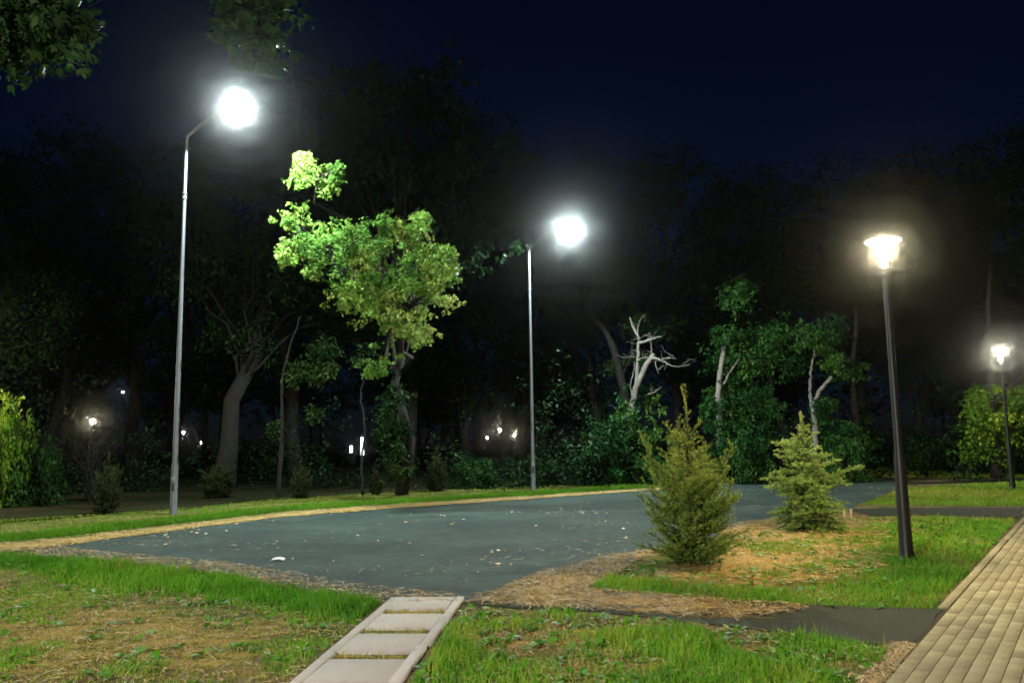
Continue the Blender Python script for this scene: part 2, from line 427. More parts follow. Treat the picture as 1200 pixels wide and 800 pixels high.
def scatter(pg, n, line=None):
    lo, hi = pg.min(0), pg.max(0); out = []; tot = 0
    while tot < n:
        P = lo + rng.random((n * 3, 2)) * (hi - lo); P = P[inside(P, pg)]; out.append(P); tot += len(P)
        if len(P) == 0: break
    return np.concatenate(out)[:n]
def area(pg):
    x, y = pg[:, 0], pg[:, 1]; return .5 * abs(np.dot(x, np.roll(y, 1)) - np.dot(y, np.roll(x, 1)))
def straws(mb, P, z, L, w, tint_):
    n = len(P); th = rng.random(n) * 2 * math.pi; L = L * rng.lognormal(0, .45, n); w = w * (.6 + .8 * rng.random(n)) * np.maximum(1, P[:, 1] / 11)
    d = np.stack([np.cos(th), np.sin(th)], 1); p = np.stack([-d[:, 1], d[:, 0]], 1)
    z0 = z + rng.random(n) * .02; bend = (rng.random(n) - .5) * .25
    mid = P + p * (bend * L)[:, None]
    a = P - d * (L / 2)[:, None]; b = P + d * (L / 2)[:, None]
    wv = p * (w / 2)[:, None]
    def c3(q, zz): return np.column_stack([q, zz])
    v = np.stack([c3(a - wv, z0), c3(a + wv, z0), c3(mid - wv, z0 + .012), c3(mid + wv, z0 + .012), c3(b - wv, z0), c3(b + wv, z0 + .006)], 1).reshape(-1, 3)
    k = np.arange(n) * 6
    mb.add(v, np.concatenate([np.stack([k, k + 2, k + 3, k + 1], 1), np.stack([k + 2, k + 4, k + 5, k + 3], 1)]), None, np.repeat(tint_(n), 6))
mb = MB()
tn = lambda lo, hi: (lambda n: lo + (hi - lo) * rng.random(n))
straws(mb, scatter(S_A, 3600), .014, .12, .0042, tn(.1, .8))
straws(mb, scatter(S_B, 2200), .014, .11, .0045, tn(.2, .85))
straws(mb, scatter(S_C, 2600), .014, .14, .008, tn(.4, 1))
straws(mb, scatter(S_D, 4200), .02, .15, .0045, tn(.2, .9))
straws(mb, scatter(S_E, 900), .012, .08, .005, tn(.0, .8))
straws(mb, scatter(S_G, 3200), .014, .08, .0035, tn(.0, .9)); straws(mb, scatter(LB_, 1500), .016, .08, .0035, tn(.0, .9))
P = scatter(ROAD, 6500); P = P[rng.random(len(P)) < np.clip(1.25 - P[:, 1] / 26, .15, 1) * np.clip((vnoise(P[:, 0], P[:, 1], 1.3, 77) - .5) * 2.2 + .1, .03, 1)]; straws(mb, P, .006, .09, .006, tn(.2, .9))
kind(mb.build('loose_straw', M['straw']), 'stuff')
# fallen leaves on the road
mb = MB(); P = scatter(ROAD, 230); n = len(P); th = rng.random(n) * 6.28; L = .018 + .04 * rng.random(n) ** 2
d = np.stack([np.cos(th), np.sin(th)], 1); p = np.stack([-d[:, 1], d[:, 0]], 1) * .6
z = .01 + .02 * rng.random(n)
q = [np.column_stack([P - d * L[:, None], z]), np.column_stack([P + p * L[:, None], z * 0 + .012]), np.column_stack([P + d * L[:, None], z]), np.column_stack([P - p * L[:, None], z * 0 + .03])]
mb.add(np.stack(q, 1).reshape(-1, 3), np.arange(n * 4).reshape(-1, 4), None, np.repeat(.55 + .45 * rng.random(n), 4))
kind(mb.build('fallen_leaves', M['straw']), 'stuff')
# the white scrap on the road
mb = MB(); p = at(326, 657); u = np.linspace(-1, 1, 7)
for k in range(6):
    z = lambda s: .014 + .018 * (1 - s * s) + .006 * math.sin(9 * s)
    mb.add([(p.x + u[k] * .09, p.y - .05, z(u[k])), (p.x + u[k + 1] * .09, p.y - .05 + .02 * k / 6, z(u[k + 1])), (p.x + u[k + 1] * .09, p.y + .05 - .02 * k / 6, z(u[k + 1]) + .015), (p.x + u[k] * .09, p.y + .06, z(u[k]) + .02)], [(0, 1, 2, 3)])
tag(mb.build('paper_scrap', M['paper'], smooth=True), 'crumpled white paper scrap lying on the asphalt road', 'litter')

# ------------------------------------------------------------------ grass
def blades(mb, P, h, w, t, lean=.45):
    n = len(P); th = rng.random(n) * 2 * math.pi; ph = rng.random(n) * 2 * math.pi
    w = w * (.7 + .6 * rng.random(n)); h = h * rng.lognormal(0, .3, n)
    d = np.stack([np.cos(th), np.sin(th)], 1) * (w / 2)[:, None]
    le = np.stack([np.cos(ph), np.sin(ph)], 1) * (lean * (.3 + rng.random(n)) * h)[:, None]
    z0 = np.full(n, -.01)
    c3 = lambda q, zz: np.column_stack([q, zz])
    v = np.stack([c3(P - d, z0), c3(P + d, z0), c3(P + le * .35 - d * .8, h * .55), c3(P + le * .35 + d * .8, h * .55), c3(P + le, h)], 1).reshape(-1, 3)
    k = np.arange(n) * 5
    mb.add(v, np.stack([k, k + 1, k + 3, k + 2], 1), np.stack([k + 2, k + 3, k + 4], 1), np.repeat(np.clip(t, 0, 1), 5))
def lawn(mb, pg, dens, fn, wref=.006, dref=6.0):
    A = area(pg); P = scatter(pg, int(A * dens * 1.0)); dist = np.linalg.norm(P, axis=1)
    keep = rng.random(len(P)) < np.minimum(1, (dref / dist)) ** 1.3
    P = P[keep]; dist = dist[keep]
    h, t, pr = fn(P); k = rng.random(len(P)) < pr
    blades(mb, P[k], h[k], wref * np.maximum(1, dist[k] / dref) ** .9, t[k] + rng.normal(0, .09, k.sum()))
LA = poly([(-330, 690), (-120, 662), (0, 651), (60, 655), (130, 660), (230, 672), (330, 689), (400, 700), (447, 707), (420, 730), (380, 762), (335, 801), (300, 830), (-330, 830)])
LA_edge = poly([(-330, 692), (-120, 664), (0, 653), (60, 657), (130, 662), (230, 674), (330, 691), (400, 702), (440, 708)])
LB = poly([(548, 713), (600, 716), (700, 720), (800, 731), (900, 742), (1000, 755), (1050, 761), (1012, 800), (990, 825), (470, 825), (493, 790), (520, 745)])
LC = poly([(692, 692), (760, 698), (850, 706), (940, 710), (1000, 713), (1092, 715), (1130, 676), (1190, 611), (1100, 606), (1000, 606), (935, 615), (880, 626), (820, 645), (770, 652), (725, 668)])
LC_low = poly([(692, 690), (760, 696), (850, 704), (940, 708), (1000, 711), (1094, 713)])
LC_rt = poly([(1098, 710), (1130, 676), (1190, 611)])
LD = poly([(1010, 592), (1058, 574), (1115, 569), (1200, 565), (1330, 562), (1330, 593), (1200, 593)])
LE = poly([(-260, 668), (-120, 650), (0, 636), (60, 631), (200, 615), (330, 600), (450, 591), (600, 582), (760, 571.5), (850, 565.5), (850, 561), (700, 566), (600, 570), (450, 577), (330, 584), (200, 597), (0, 609), (-260, 632)])
LE_edge = poly([(-120, 650), (0, 636), (60, 631), (200, 615), (330, 600), (450, 591), (600, 582), (760, 571.5), (850, 565.5)])
LF = poly([(850, 565), (960, 559), (1060, 559), (1200, 560), (1330, 558), (1330, 545), (1100, 547), (850, 556)])
def fA(P):
    e = pdist(P, LA_edge); n1 = vnoise(P[:, 0], P[:, 1], .55, 11); n2 = vnoise(P[:, 0], P[:, 1], 1.7, 12)
    wdt = .75 + .7 * n2; edge = np.clip((wdt - e) / .35, 0, 1)
    g = np.maximum(edge, np.clip((n1 * .55 + n2 * .45 - .56) * 6, 0, .85))
    n3 = vnoise(P[:, 0], P[:, 1], .22, 13)
    return .018 + .022 * g * (.5 + n1) + .05 * edge * (.3 + 1.0 * n3), .54 - .30 * g - .08 * edge + .3 * (n2 - .5) + .25 * (n3 - .5), .40 + .28 * g + .25 * edge
def fB(P):
    n1 = vnoise(P[:, 0], P[:, 1], .45, 21); n2 = vnoise(P[:, 0], P[:, 1], 1.4, 22)
    g = np.clip((n1 * .5 + n2 * .5 - .36) * 5, 0, 1)
    n3 = vnoise(P[:, 0], P[:, 1], .2, 23)
    return .018 + .06 * g * (.2 + n1 * .6 + n3 * .7), .60 - .34 * g + .2 * (n1 - .5) + .28 * (n3 - .5), .25 + .5 * g * (.5 + .7 * n3)
def fC(P):
    n1 = vnoise(P[:, 0], P[:, 1], .5, 31); n2 = vnoise(P[:, 0], P[:, 1], 1.6, 32)
    e = np.minimum(pdist(P, LC_low), pdist(P, LC_rt) * .55); edge = np.clip((.75 + .5 * n2 - e) / .5, 0, 1)
    g = np.maximum(edge * (.5 + .5 * n1), np.clip((n1 - .62) * 5, 0, .7))
    n3 = vnoise(P[:, 0], P[:, 1], .25, 33)
    return .022 + .05 * g * (.3 + n1 * .6 + n3 * .6), .66 - .36 * g + .2 * (n2 - .5) + .25 * (n3 - .5), .28 + .42 * g
def fD(P):
    n1 = vnoise(P[:, 0], P[:, 1], .9, 41); n2 = vnoise(P[:, 0], P[:, 1], 2.5, 42)
    return .03 + .05 * n1, .40 + .25 * (n2 - .3) * 1.2, .75 + 0 * n1
def fE(P):
    n1 = vnoise(P[:, 0], P[:, 1], .8, 51); e = pdist(P, LE_edge); g = np.clip(1.6 - e / 1.2, 0, 1)
    return .03 + .065 * g * (.4 + .8 * n1), .24 + .22 * (1 - g) + .15 * (n1 - .5), .35 + .65 * g
mb = MB()
lawn(mb, LA, 4200, fA); lawn(mb, LB, 4600, fB); lawn(mb, LC, 4200, fC); lawn(mb, LD, 3000, fD); lawn(mb, LE, 3600, fE); lawn(mb, LF, 2200, fD)
# tufts that creep between the stepping slabs
for k in range(4):
    c = SP(.70 + .8 * k, 0); P = np.array([c + sr_ * u + sd_ * v for u, v in zip(rng.uniform(-.28, .28, 130), rng.uniform(-.07, .07, 130))])
    blades(mb, P, .035, .006, .45 + .35 * rng.random(len(P)))
kind(mb.build('lawn_grass', M['grass']), 'stuff')
# broad leaved weeds in the lawns
mb = MB()
def weeds(pg, n):
    P = scatter(pg, n)
    for c in P:
        k = rng.integers(4, 9); th = rng.random(k) * 6.28; L = rng.uniform(.04, .11, k); el = rng.uniform(.15, .9, k)
        for a, l, e in zip(th, L, el):
            d = np.array([math.cos(a) * math.cos(e), math.sin(a) * math.cos(e), math.sin(e)]); s = np.array([-math.sin(a), math.cos(a), 0]) * l * .28
            b0 = np.array([c[0], c[1], .01]); m1 = b0 + d * l * .55; tip = b0 + d * l - np.array([0, 0, l * .15])
            mb.add([b0, m1 - s, tip, m1 + s], [(0, 1, 2, 3)], None, rng.uniform(.0, .32))
weeds(LA, 260); weeds(LB, 260); weeds(LC, 520); weeds(LC_rt, 0) if False else None
kind(mb.build('lawn_weeds', M['grass']), 'stuff')

# ------------------------------------------------------------------ trees
def leaves(mb, P, size, t, up_bias=.5, triple=False):
    n = len(P)
    nr = rng.normal(0, 1, (n, 3)); nr[:, 2] = np.abs(nr[:, 2]) + up_bias; nr /= np.linalg.norm(nr, axis=1, keepdims=True)
    r = rng.normal(0, 1, (n, 3)); u = np.cross(nr, r); u /= np.linalg.norm(u, axis=1, keepdims=True) + 1e-9; v = np.cross(nr, u)
    u[:, 2] -= .25; s = size * rng.uniform(.65, 1.3, n)
    angs = (0,) if not triple else (-.85, 0, .85)
    for an in angs:
        d = u * math.cos(an) + v * math.sin(an); w = -u * math.sin(an) + v * math.cos(an)
        L = s * (1 if an == 0 else .8)
        q = np.stack([P, P + d * (L * .5)[:, None] + w * (L * .27)[:, None] + nr * (L * .06)[:, None], P + d * L[:, None] - nr * (L * .1)[:, None], P + d * (L * .5)[:, None] - w * (L * .27)[:, None] + nr * (L * .06)[:, None]], 1).reshape(-1, 3)
        mb.add(q, np.arange(n * 4).reshape(-1, 4), None, np.repeat(np.clip(t, 0, 1), 4))
def clumps(C, rad, per, flat=.55):
    """leaf points gathered in uneven sprays around clump centres"""
    C = np.asarray(C); out = []
    for c, r in zip(C, rad):
        k = max(2, int(per / 14)); sub = c + rng.normal(0, 1, (k, 3)) * r * np.array([.55, .55, .55 * flat + .1])
        p = np.repeat(sub, 14, 0) + rng.normal(0, 1, (k * 14, 3)) * r * .2 * np.array([1, 1, .7]); out.append(p)
    return np.concatenate(out)
def curve(a, b, sag=0.0, n=6, jit=.04):
    a = np.asarray(a, float); b = np.asarray(b, float); t = np.linspace(0, 1, n)[:, None]
    L = np.linalg.norm(b - a); p = a + (b - a) * t; p[:, 2] += sag * L * np.sin(math.pi * t[:, 0])
    p[1:-1] += rng.normal(0, jit * L, (n - 2, 3)); return p
def trunk_mesh(mb, H, r0, lean=(0, 0), limbs=(), top=.02, fork=None, n=9):
    z = np.linspace(-.1, H, 9); pts = np.stack([lean[0] * (z / H) + rng.normal(0, .012 * H, 9) * (z > .5), lean[1] * (z / H) + rng.normal(0, .012 * H, 9) * (z > .5), z], 1)
    rad = r0 * (1 - z / H) ** .8 + top; rad[0] *= 1.35
    mb.tube(pts, rad, n)
    for l in limbs:
        zz = min(max(l[2] * rng.uniform(.45, .75), H * .18), H * .92)
        s = np.array([np.interp(zz, z, pts[:, 0]), np.interp(zz, z, pts[:, 1]), zz]); rr = np.interp(zz, z, rad)
        L = np.linalg.norm(np.asarray(l) - s); rb = min(rr * .6, .012 * L + .02)
        mb.tube(curve(s, l, .08, 6), np.linspace(rb, .012, 6), 6)
def crown_centres(H, rad, n, base=.3):
    C = []
    while len(C) < n:
        p = rng.uniform(-1, 1, 3); d = np.linalg.norm(p)
        if d > 1 or d < .35: continue
        z = base * H + (p[2] * .5 + .5) * (1 - base) * H
        w = rad * (.75 + .35 * math.sin((z / H - base) / (1 - base) * math.pi))
        C.append((p[0] * w, p[1] * w, z * .985))
    return np.array(C)
def tree_meshes(tag_, H, rad, ncl, per, lsize, base=.3, r0=.22, lean=(0, 0), m='leaf'):
    C = crown_centres(H, rad, ncl, base); C[:, 0] += lean[0] * C[:, 2] / H; C[:, 1] += lean[1] * C[:, 2] / H
    tb = MB(); trunk_mesh(tb, H * .93, r0, lean, C[rng.permutation(len(C))[:26]])
    P = clumps(C, rng.uniform(.5, 1.15, ncl) * rad / 3.6, per)
    cb = MB(); ct = np.repeat(rng.uniform(.1, .8, ncl), 14 * max(2, int(per / 14)))
    leaves(cb, P, lsize, ct + rng.normal(0, .12, len(P)))
    return tb.data(tag_ + '_trunk', M['bark'], True), cb.data(tag_ + '_crown', M[m])
def place_tree(meshes, px, depth, ytop, H, label, group='trees along the forest edge', name='tree', rz=None, cat='tree'):
    base = atd(px, 530, depth); ht = atd(px, ytop, depth).z
    t = thing(name, (base.x, base.y, 0), label, cat, group, rng.random() * 6.28 if rz is None else rz, ht / H)
    link('trunk', meshes[0], t); link('crown', meshes[1], t); return t
protoA = tree_meshes('a', 18, 5.0, 130, 200, .20, .22, .26)
protoB = tree_meshes('b', 18, 4.4, 120, 200, .20, .32, .22, (.8, .3))
protoC = tree_meshes('c', 18, 5.4, 140, 190, .21, .27, .30, (-.6, .5))
protoD = tree_meshes('d', 18, 4.8, 120, 200, .20, .18, .20, (.2, -.5))
FT = [
 (protoA, -70, 28, 150, 'dark leafy tree cut by the left edge with lamp-lit lower leaves'),
 (protoB, 62, 37, 138, 'dark forest tree standing behind the dry twig bush near the left edge'),
 (protoC, 160, 42, 160, 'dark forest tree standing just left of the nearest tall street lamp'),
 (protoC, 350, 39, 92, 'tallest dark tree, rising behind the brightly lit leafy boughs'),
 (protoA, 478, 43, 96, 'high dark tree to the right behind the brightly lit boughs'),
 (protoD, 552, 45, 140, 'dark tree below the slope of the treeline beside the second street lamp'),
 (protoB, 640, 50, 235, 'low dark tree behind the glowing head of the farther tall street lamp'),
 (protoD, 700, 44, 185, 'dark tree rising behind and left of the pale dead trunk'),
 (protoA, 790, 44, 172, 'dark tree rising directly above the larger roadside spruce'),
 (protoB, 915, 42, 185, 'dark tree behind the pale forked trunk by the second spruce'),
 (protoC, 1010, 45, 180, 'dark tree filling the space left of the warm park lantern'),
 (protoD, 1085, 44, 182, 'dark tree filling the space right of the warm park lantern'),
 (protoA, 1150, 46, 165, 'dark tree rising behind the small far park lantern'),
 (protoB, 1240, 38, 128, 'tall dark tree cut by the right edge of the photo'),
]
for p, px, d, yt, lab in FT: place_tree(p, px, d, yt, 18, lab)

# tree with the thick leaning trunk
C = crown_centres(18, 4.6, 110, .34); C[:, 0] += 2.6 * C[:, 2] / 18
tb = MB(); trunk_mesh(tb, 16.5, .42, (2.4, .3), C[:24]); cb = MB(); P = clumps(C, rng.uniform(.6, 1.3, 110), 200)
leaves(cb, P, .2, rng.uniform(.1, .7, len(P)))
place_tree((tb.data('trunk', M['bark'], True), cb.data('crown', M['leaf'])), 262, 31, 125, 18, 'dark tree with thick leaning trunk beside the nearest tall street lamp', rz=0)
# two slim trunks with lit leaves behind them
for px, d, yt, lab in ((592, 46, 190, 'slim black trunk tree left of the pair seen against lit leaves'), (611, 47, 200, 'slim black trunk tree right of the pair, close to the farther street lamp pole')):
    C = crown_centres(14, 3.2, 60, .42); tb = MB(); trunk_mesh(tb, 13, .22, (.3, 0), C[:16]); cb = MB(); P = clumps(C, rng.uniform(.6, 1.2, 60), 180); leaves(cb, P, .2, rng.uniform(.1, .6, len(P)))
    place_tree((tb.data('trunk', M['bark'], True), cb.data('crown', M['leaf'])), px, d, yt, 14, lab, rz=0)

# the brightly lit tree between the street lamps
tb = MB(); cb = MB(); mroot = atd(470, 530, 26.5); mo = np.array([mroot.x, mroot.y, 0])
def loc(px, py, d): return np.array(atd(px, py, d)) - mo
lit = []
for px, py, d, n, sx, sy in (
    (372, 204, 20.2, 7, 24, 14), (360, 192, 20.2, 2, 8, 6), (395, 198, 20.3, 2, 8, 6),
    (350, 256, 20.0, 4, 18, 10), (345, 296, 19.8, 6, 18, 10), (395, 285, 19.8, 12, 34, 16), (392, 312, 19.8, 9, 36, 14),
    (450, 275, 19.8, 11, 26, 16), (490, 268, 20.0, 8, 14, 20), (515, 290, 20.2, 8, 10, 30), (455, 312, 19.8, 18, 34, 24),
    (500, 325, 20.0, 10, 24, 24), (430, 350, 20.0, 8, 30, 16), (470, 360, 20.0, 11, 34, 18), (405, 342, 20.2, 5, 14, 12),
    (510, 345, 20.2, 5, 16, 12), (490, 388, 20.2, 6, 16, 14), (468, 385, 20.3, 4, 14, 10), (440, 425, 21.2, 3, 14, 12)):
    for k in range(max(2, round(n * .85))): lit.append(loc(px + rng.uniform(-1, 1) * sx, py + rng.uniform(-1, 1) * sy, d + rng.uniform(-.7, 1.3)))
lit = np.array(lit)
up_c = crown_centres(16, 4.2, 90, .42); up_c[:, 1] += 1.4; up_c[:, 0] -= .3
trunk_mesh(tb, 14.8, .15, (.2, .6), up_c[:22])
hubs = [loc(470, 300, 20.4), loc(400, 295, 20.2), loc(372, 212, 20.6), loc(480, 360, 20.6), loc(505, 290, 20.5), loc(352, 265, 20.5)]
for hb in hubs: tb.tube(curve((.05, .15, max(4.0, hb[2] * .72)), hb, .05, 7, .03), np.linspace(.09, .03, 7), 7)
for c in lit:
    h = hubs[int(np.argmin([np.linalg.norm(c - q) for q in hubs]))]; tb.tube(curve(h, c, .05, 5, .05), np.linspace(.026, .006, 5), 5)
P = clumps(lit, rng.uniform(.16, .40, len(lit)), 168, .75); ct = np.repeat(rng.uniform(-.2, 1, len(lit)), len(P) // len(lit))
leaves(cb, P, .074, ct + rng.normal(0, .15, len(P)), .3, True)
P = clumps(up_c, rng.uniform(.6, 1.2, 90), 200); ub = MB(); leaves(ub, P, .18, rng.uniform(0, .4, len(P)))
t = thing('maple_tree', mo, 'leafy tree with bright lamp-lit green boughs between the two tall street lamps', 'tree', 'trees along the forest edge')
tb.build('trunk', M['bark'], t, True); cb.build('bough', M['lit_maple'], t); ub.build('crown', M['leaf'], t)  # one foliage in two tones: lamp-lit bough, unlit crown

# the near tree whose branches hang into the top left corner
tb = MB(); cb = MB(); no = np.array([-8.6, 8.0, 0]); cc = []
for px, py, d, n, sx, sy in ((25, 12, 8.6, 9, 42, 22), (-40, 0, 8.6, 10, 50, 40), (62, 34, 9, 4, 12, 10), (8, 48, 8.8, 4, 14, 8), (296, 14, 11, 4, 26, 14), (288, 44, 11.2, 3, 14, 12), (316, 66, 11.2, 1, 4, 4), (290, -2, 11, 6, 26, 8), (-120, 60, 8, 8, 60, 50)):
    for k in range(n): cc.append(np.array(atd(px + rng.uniform(-1, 1) * sx, py + rng.uniform(-1, 1) * sy, d + rng.uniform(-.4, .4))) - no)
for k in range(60):
    p = rng.normal(0, 1, 3) * (2.2, 2.2, 1.4); cc.append(np.array([-1.0 + p[0], p[1] - 1, 9.5 + p[2]]))
cc = np.array(cc); ok = np.array([not (c[0] + no[0] > -7.5 and i >= 49) for i, c in enumerate(cc)]); cc = cc[ok]
trunk_mesh(tb, 11.5, .3, (-.3, 0), cc[49:])
for hub in ((1.2, .3, 9.6), (4.6, 2.6, 11.6)):
    tb.tube(curve((-.15, 0, 7.5), hub, .12, 7, .03), np.linspace(.10, .035, 7), 8)
for c in cc[:49]:
    hub = (1.2, .3, 9.6) if c[0] < 3.4 else (4.6, 2.6, 11.6)
    tb.tube(curve(hub, c, .06, 7, .03), np.linspace(.024, .005, 7), 6)
P = clumps(cc, rng.uniform(.22, .42, len(cc)), 190, .7); leaves(cb, P, .10, rng.uniform(.2, .9, len(P)), .3, True)
t = thing('tree', no, 'overhanging tree whose dim branches reach into the top left corner', 'tree')
tb.build('trunk', M['bark'], t, True); cb.build('crown', M['leaf'], t)

# pale dead tree with a broken fork
def px_tree(name, px, ybase, depth, strokes, label, m, foliage=None, fm='leaf', group=None, twigs=0):
    base = atd(px, 530, depth); o_ = np.array([base.x, base.y, 0]); tb = MB()
    for pts, r0, r1 in strokes:
        p = np.array([np.array(atd(x, y, depth + (dd))) - o_ for x, y, dd in pts])
        k = len(p); t_ = np.linspace(0, 1, k); tt = np.linspace(0, 1, k * 4)
        pp = np.stack([np.interp(tt, t_, p[:, i]) for i in range(3)], 1)
        ker = pp.copy(); ker[1:-1] = (pp[:-2] + pp[1:-1] * 2 + pp[2:]) / 4; ker[1:-1] += rng.normal(0, .012, ker[1:-1].shape)
        tb.tube(ker, np.linspace(r0, r1, len(ker)) * (1 + rng.normal(0, .07, len(ker))), 9)
        for k in range(int(twigs * len(ker) / 10)):
            q = ker[rng.integers(len(ker) // 3, len(ker))]
            if q[2] < 2.2: continue
            d = rng.normal(0, 1, 3); d[2] = abs(d[2]) * .7; e = q + d / np.linalg.norm(d) * rng.uniform(.3, 1.1); c2 = curve(q, e, rng.uniform(-.1, .15), 6, .07); tb.tube(c2, np.linspace(.012, .003, 6), 5)
            e2 = c2[3] + rng.normal(0, .22, 3); tb.tube(curve(c2[3], e2, 0, 4), np.linspace(.008, .003, 4), 4)
    t = thing(name, o_, label, 'tree', group); tb.build('trunk', m, t, True)
    if foliage:
        cb = MB(); C = []; rd = []
        for x, y, n, sx, sy, r in foliage:
            for k in range(n): C.append(np.array(atd(x + rng.uniform(-1, 1) * sx, y + rng.uniform(-1, 1) * sy, depth + rng.uniform(-.9, .9))) - o_); rd.append(r * rng.uniform(.7, 1.3))
        P = clumps(C, rd, 240, .6); ct = np.repeat(rng.uniform(.1, 1, len(C)), len(P) // len(C)); leaves(cb, P, .15, ct + rng.normal(0, .1, len(P)))
        cb.build('crown', M[fm], t)
    return t
px_tree('dead_tree', 738, 560, 32.5, [
  ([(736, 568, 0), (737, 530, 0), (738, 500, 0), (740, 480, 0), (745, 455, 0), (757, 428, -.1), (766, 414, -.2)], .16, .10),
  ([(741, 478, 0), (746, 450, .1), (747, 430, .1), (748, 405, .1), (749, 395, .1), (741, 383, .2), (738, 372, .2)], .09, .025),
  ([(749, 402, 0), (758, 399, -.2), (768, 396, -.3), (776, 394, -.3)], .07, .02),
  ([(762, 419, -.2), (770, 420, -.4), (778, 424, -.5), (788, 429, -.6), (799, 429, -.6)], .06, .012),
  ([(775, 421, -.4), (785, 419, -.5), (793, 420, -.5)], .025, .01),
  ([(747, 423, 0), (752, 420, -.1), (760, 418, -.2)], .04, .02),
  ([(768, 420, -.2), (769, 430, -.3), (772, 438, -.3)], .025, .01),
  ([(748, 398, 0), (747, 388, .1), (748, 380, .1)], .03, .01),
  ([(764, 413, -.2), (763, 404, -.2), (762, 398, -.2)], .02, .008),
  ([(759, 462, -.3), (768, 459, -.4), (775, 453, -.5)], .03, .01),
  ([(742, 470, .1), (738, 452, .2), (742, 438, .3), (744, 425, .3)], .03, .01)],
  'pale dead tree with broken fork and bare twigs above a round bush', M['pale_bark'], twigs=2)
px_tree('tree', 733, 560, 36, [
  ([(734, 568, 0), (735, 520, 0), (736, 490, 0), (733, 465, 0), (727, 440, 0), (718, 405, 0), (708, 385, .2), (690, 365, .2)], .28, .10),
  ([(727, 442, 0), (740, 420, .4), (742, 380, .5)], .1, .04)],
  'grey brown tree with curved limb close behind the pale dead trunk', M['bark'],
  [(748, 372, 4, 14, 10, .55), (780, 385, 3, 10, 10, .45), (735, 420, 3, 20, 14, .4), (760, 462, 4, 14, 16, .35), (720, 320, 5, 50, 20, .7)])
px_tree('tree', 846, 555, 32, [
  ([(847, 562, 0), (845, 520, 0), (844, 490, 0), (842, 460, 0), (845, 425, 0), (851, 395, 0)], .18, .08),
  ([(848, 450, -.2), (858, 432, -.4), (866, 420, -.5)], .05, .02)],
  'tree draped in dense green leaves with a pale trunk behind the larger spruce', M['pale_bark'],
  [(876, 440, 15, 30, 40, .6), (872, 500, 16, 34, 36, .6), (880, 540, 12, 32, 16, .55), (845, 410, 5, 20, 20, .5), (885, 395, 8, 30, 18, .55), (850, 345, 5, 18, 12, .5), (925, 420, 4, 16, 10, .5), (838, 470, 4, 8, 26, .35)], 'shrub')
px_tree('tree', 956, 552, 31, [
  ([(957, 562, 0), (956, 530, 0), (956, 505, 0), (953, 480, 0), (951, 468, 0)], .11, .08),
  ([(951, 470, 0), (949, 455, .1), (950, 440, .1), (951, 428, .2), (956, 400, .3)], .07, .03),
  ([(952, 474, 0), (960, 458, -.1), (968, 449, -.2), (975, 442, -.2)], .08, .055)],
  'small tree with a pale trunk forked like a Y above the second spruce', M['pale_bark'],
  [(968, 490, 6, 10, 22, .35), (985, 520, 9, 22, 20, .5), (960, 395, 5, 30, 16, .5), (990, 425, 4, 18, 10, .45)], 'shrub')
px_tree('tree', 1003, 552, 33, [
  ([(1006, 560, 0), (1005, 520, 0), (1002, 490, 0), (1000, 465, 0), (999, 430, .2), (1004, 380, .3), (1000, 320, .3)], .19, .06)],
  'thin straight grey trunk between the forked tree and the warm lantern post', M['bark'],
  [(1000, 330, 7, 34, 24, .7), (1020, 500, 4, 14, 20, .4)])
px_tree('tree', 1165, 555, 29, [
  ([(1168, 560, 0), (1166, 520, 0), (1160, 480, 0), (1164, 440, 0), (1158, 380, .2), (1160, 300, .3)], .20, .06),
  ([(1161, 480, 0), (1180, 455, -.6), (1200, 440, -1)], .09, .03), ([(1163, 500, 0), (1150, 480, -.3), (1138, 470, -.5)], .06, .02)],
  'leafy tree shining yellow green behind the small far park lantern', M['bark'],
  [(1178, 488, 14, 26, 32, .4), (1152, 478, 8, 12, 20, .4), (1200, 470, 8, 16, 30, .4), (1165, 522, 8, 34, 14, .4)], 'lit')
px_tree('tree', 300, 560, 27, [([(326, 590, 0), (331, 500, 0), (330, 440, 0), (342, 400, 0), (352, 370, 0)], .07, .02)],
  'slender tree with faint green sprays left of the brightly lit boughs', M['bark'],
  [(345, 440, 2, 26, 8, .4), (380, 432, 2, 14, 6, .4), (340, 490, 2, 30, 16, .3), (385, 415, 3, 14, 8, .4), (270, 300, 5, 30, 20, .6), (250, 270, 3, 18, 14, .5)])

px_tree('tree', 425, 560, 26.0, [([(425, 580, 0), (424, 540, 0), (428, 500, 0), (422, 460, 0), (430, 430, 0)], .05, .015)],
  'understorey sapling with dim leaves directly below the brightly lit boughs', M['bark'],
  [(462, 470, 4, 12, 26, .35), (462, 520, 5, 14, 22, .35), (470, 540, 4, 16, 14, .4), (440, 425, 2, 16, 8, .35)])

# ------------------------------------------------------------------ shrubs
def shrub_meshes(seed, ncl=42, per=190, ls=.14, m='shrub'):
    C = []; 
    while len(C) < ncl:
        p = rng.uniform(-1, 1, 3)
        if p[2] < -.0 or np.linalg.norm(p) > 1 or np.linalg.norm(p) < .4: continue
        C.append((p[0], p[1], .08 + p[2] * .85))
    C = np.array(C); P = clumps(C, rng.uniform(.13, .27, ncl), per, .8); P[:, 2] = np.maximum(P[:, 2], .03)
    ct = np.repeat(rng.uniform(0, 1, ncl), len(P) // ncl); cb = MB(); leaves(cb, P, ls / 1.6, ct + rng.normal(0, .1, len(P)))
    tb = MB()
    for c in C[:20]: tb.tube(curve((rng.normal(0, .06), rng.normal(0, .06), -.02), c, .05, 5), np.linspace(.022, .006, 5), 5)
    return tb.data('stem', M['bark']), cb.data('foliage', M[m])
sh = [shrub_meshes(0), shrub_meshes(1), shrub_meshes(2, 30, 160, .16)]
sh.append(shrub_meshes(3, 42, 190, .13, 'lit'))
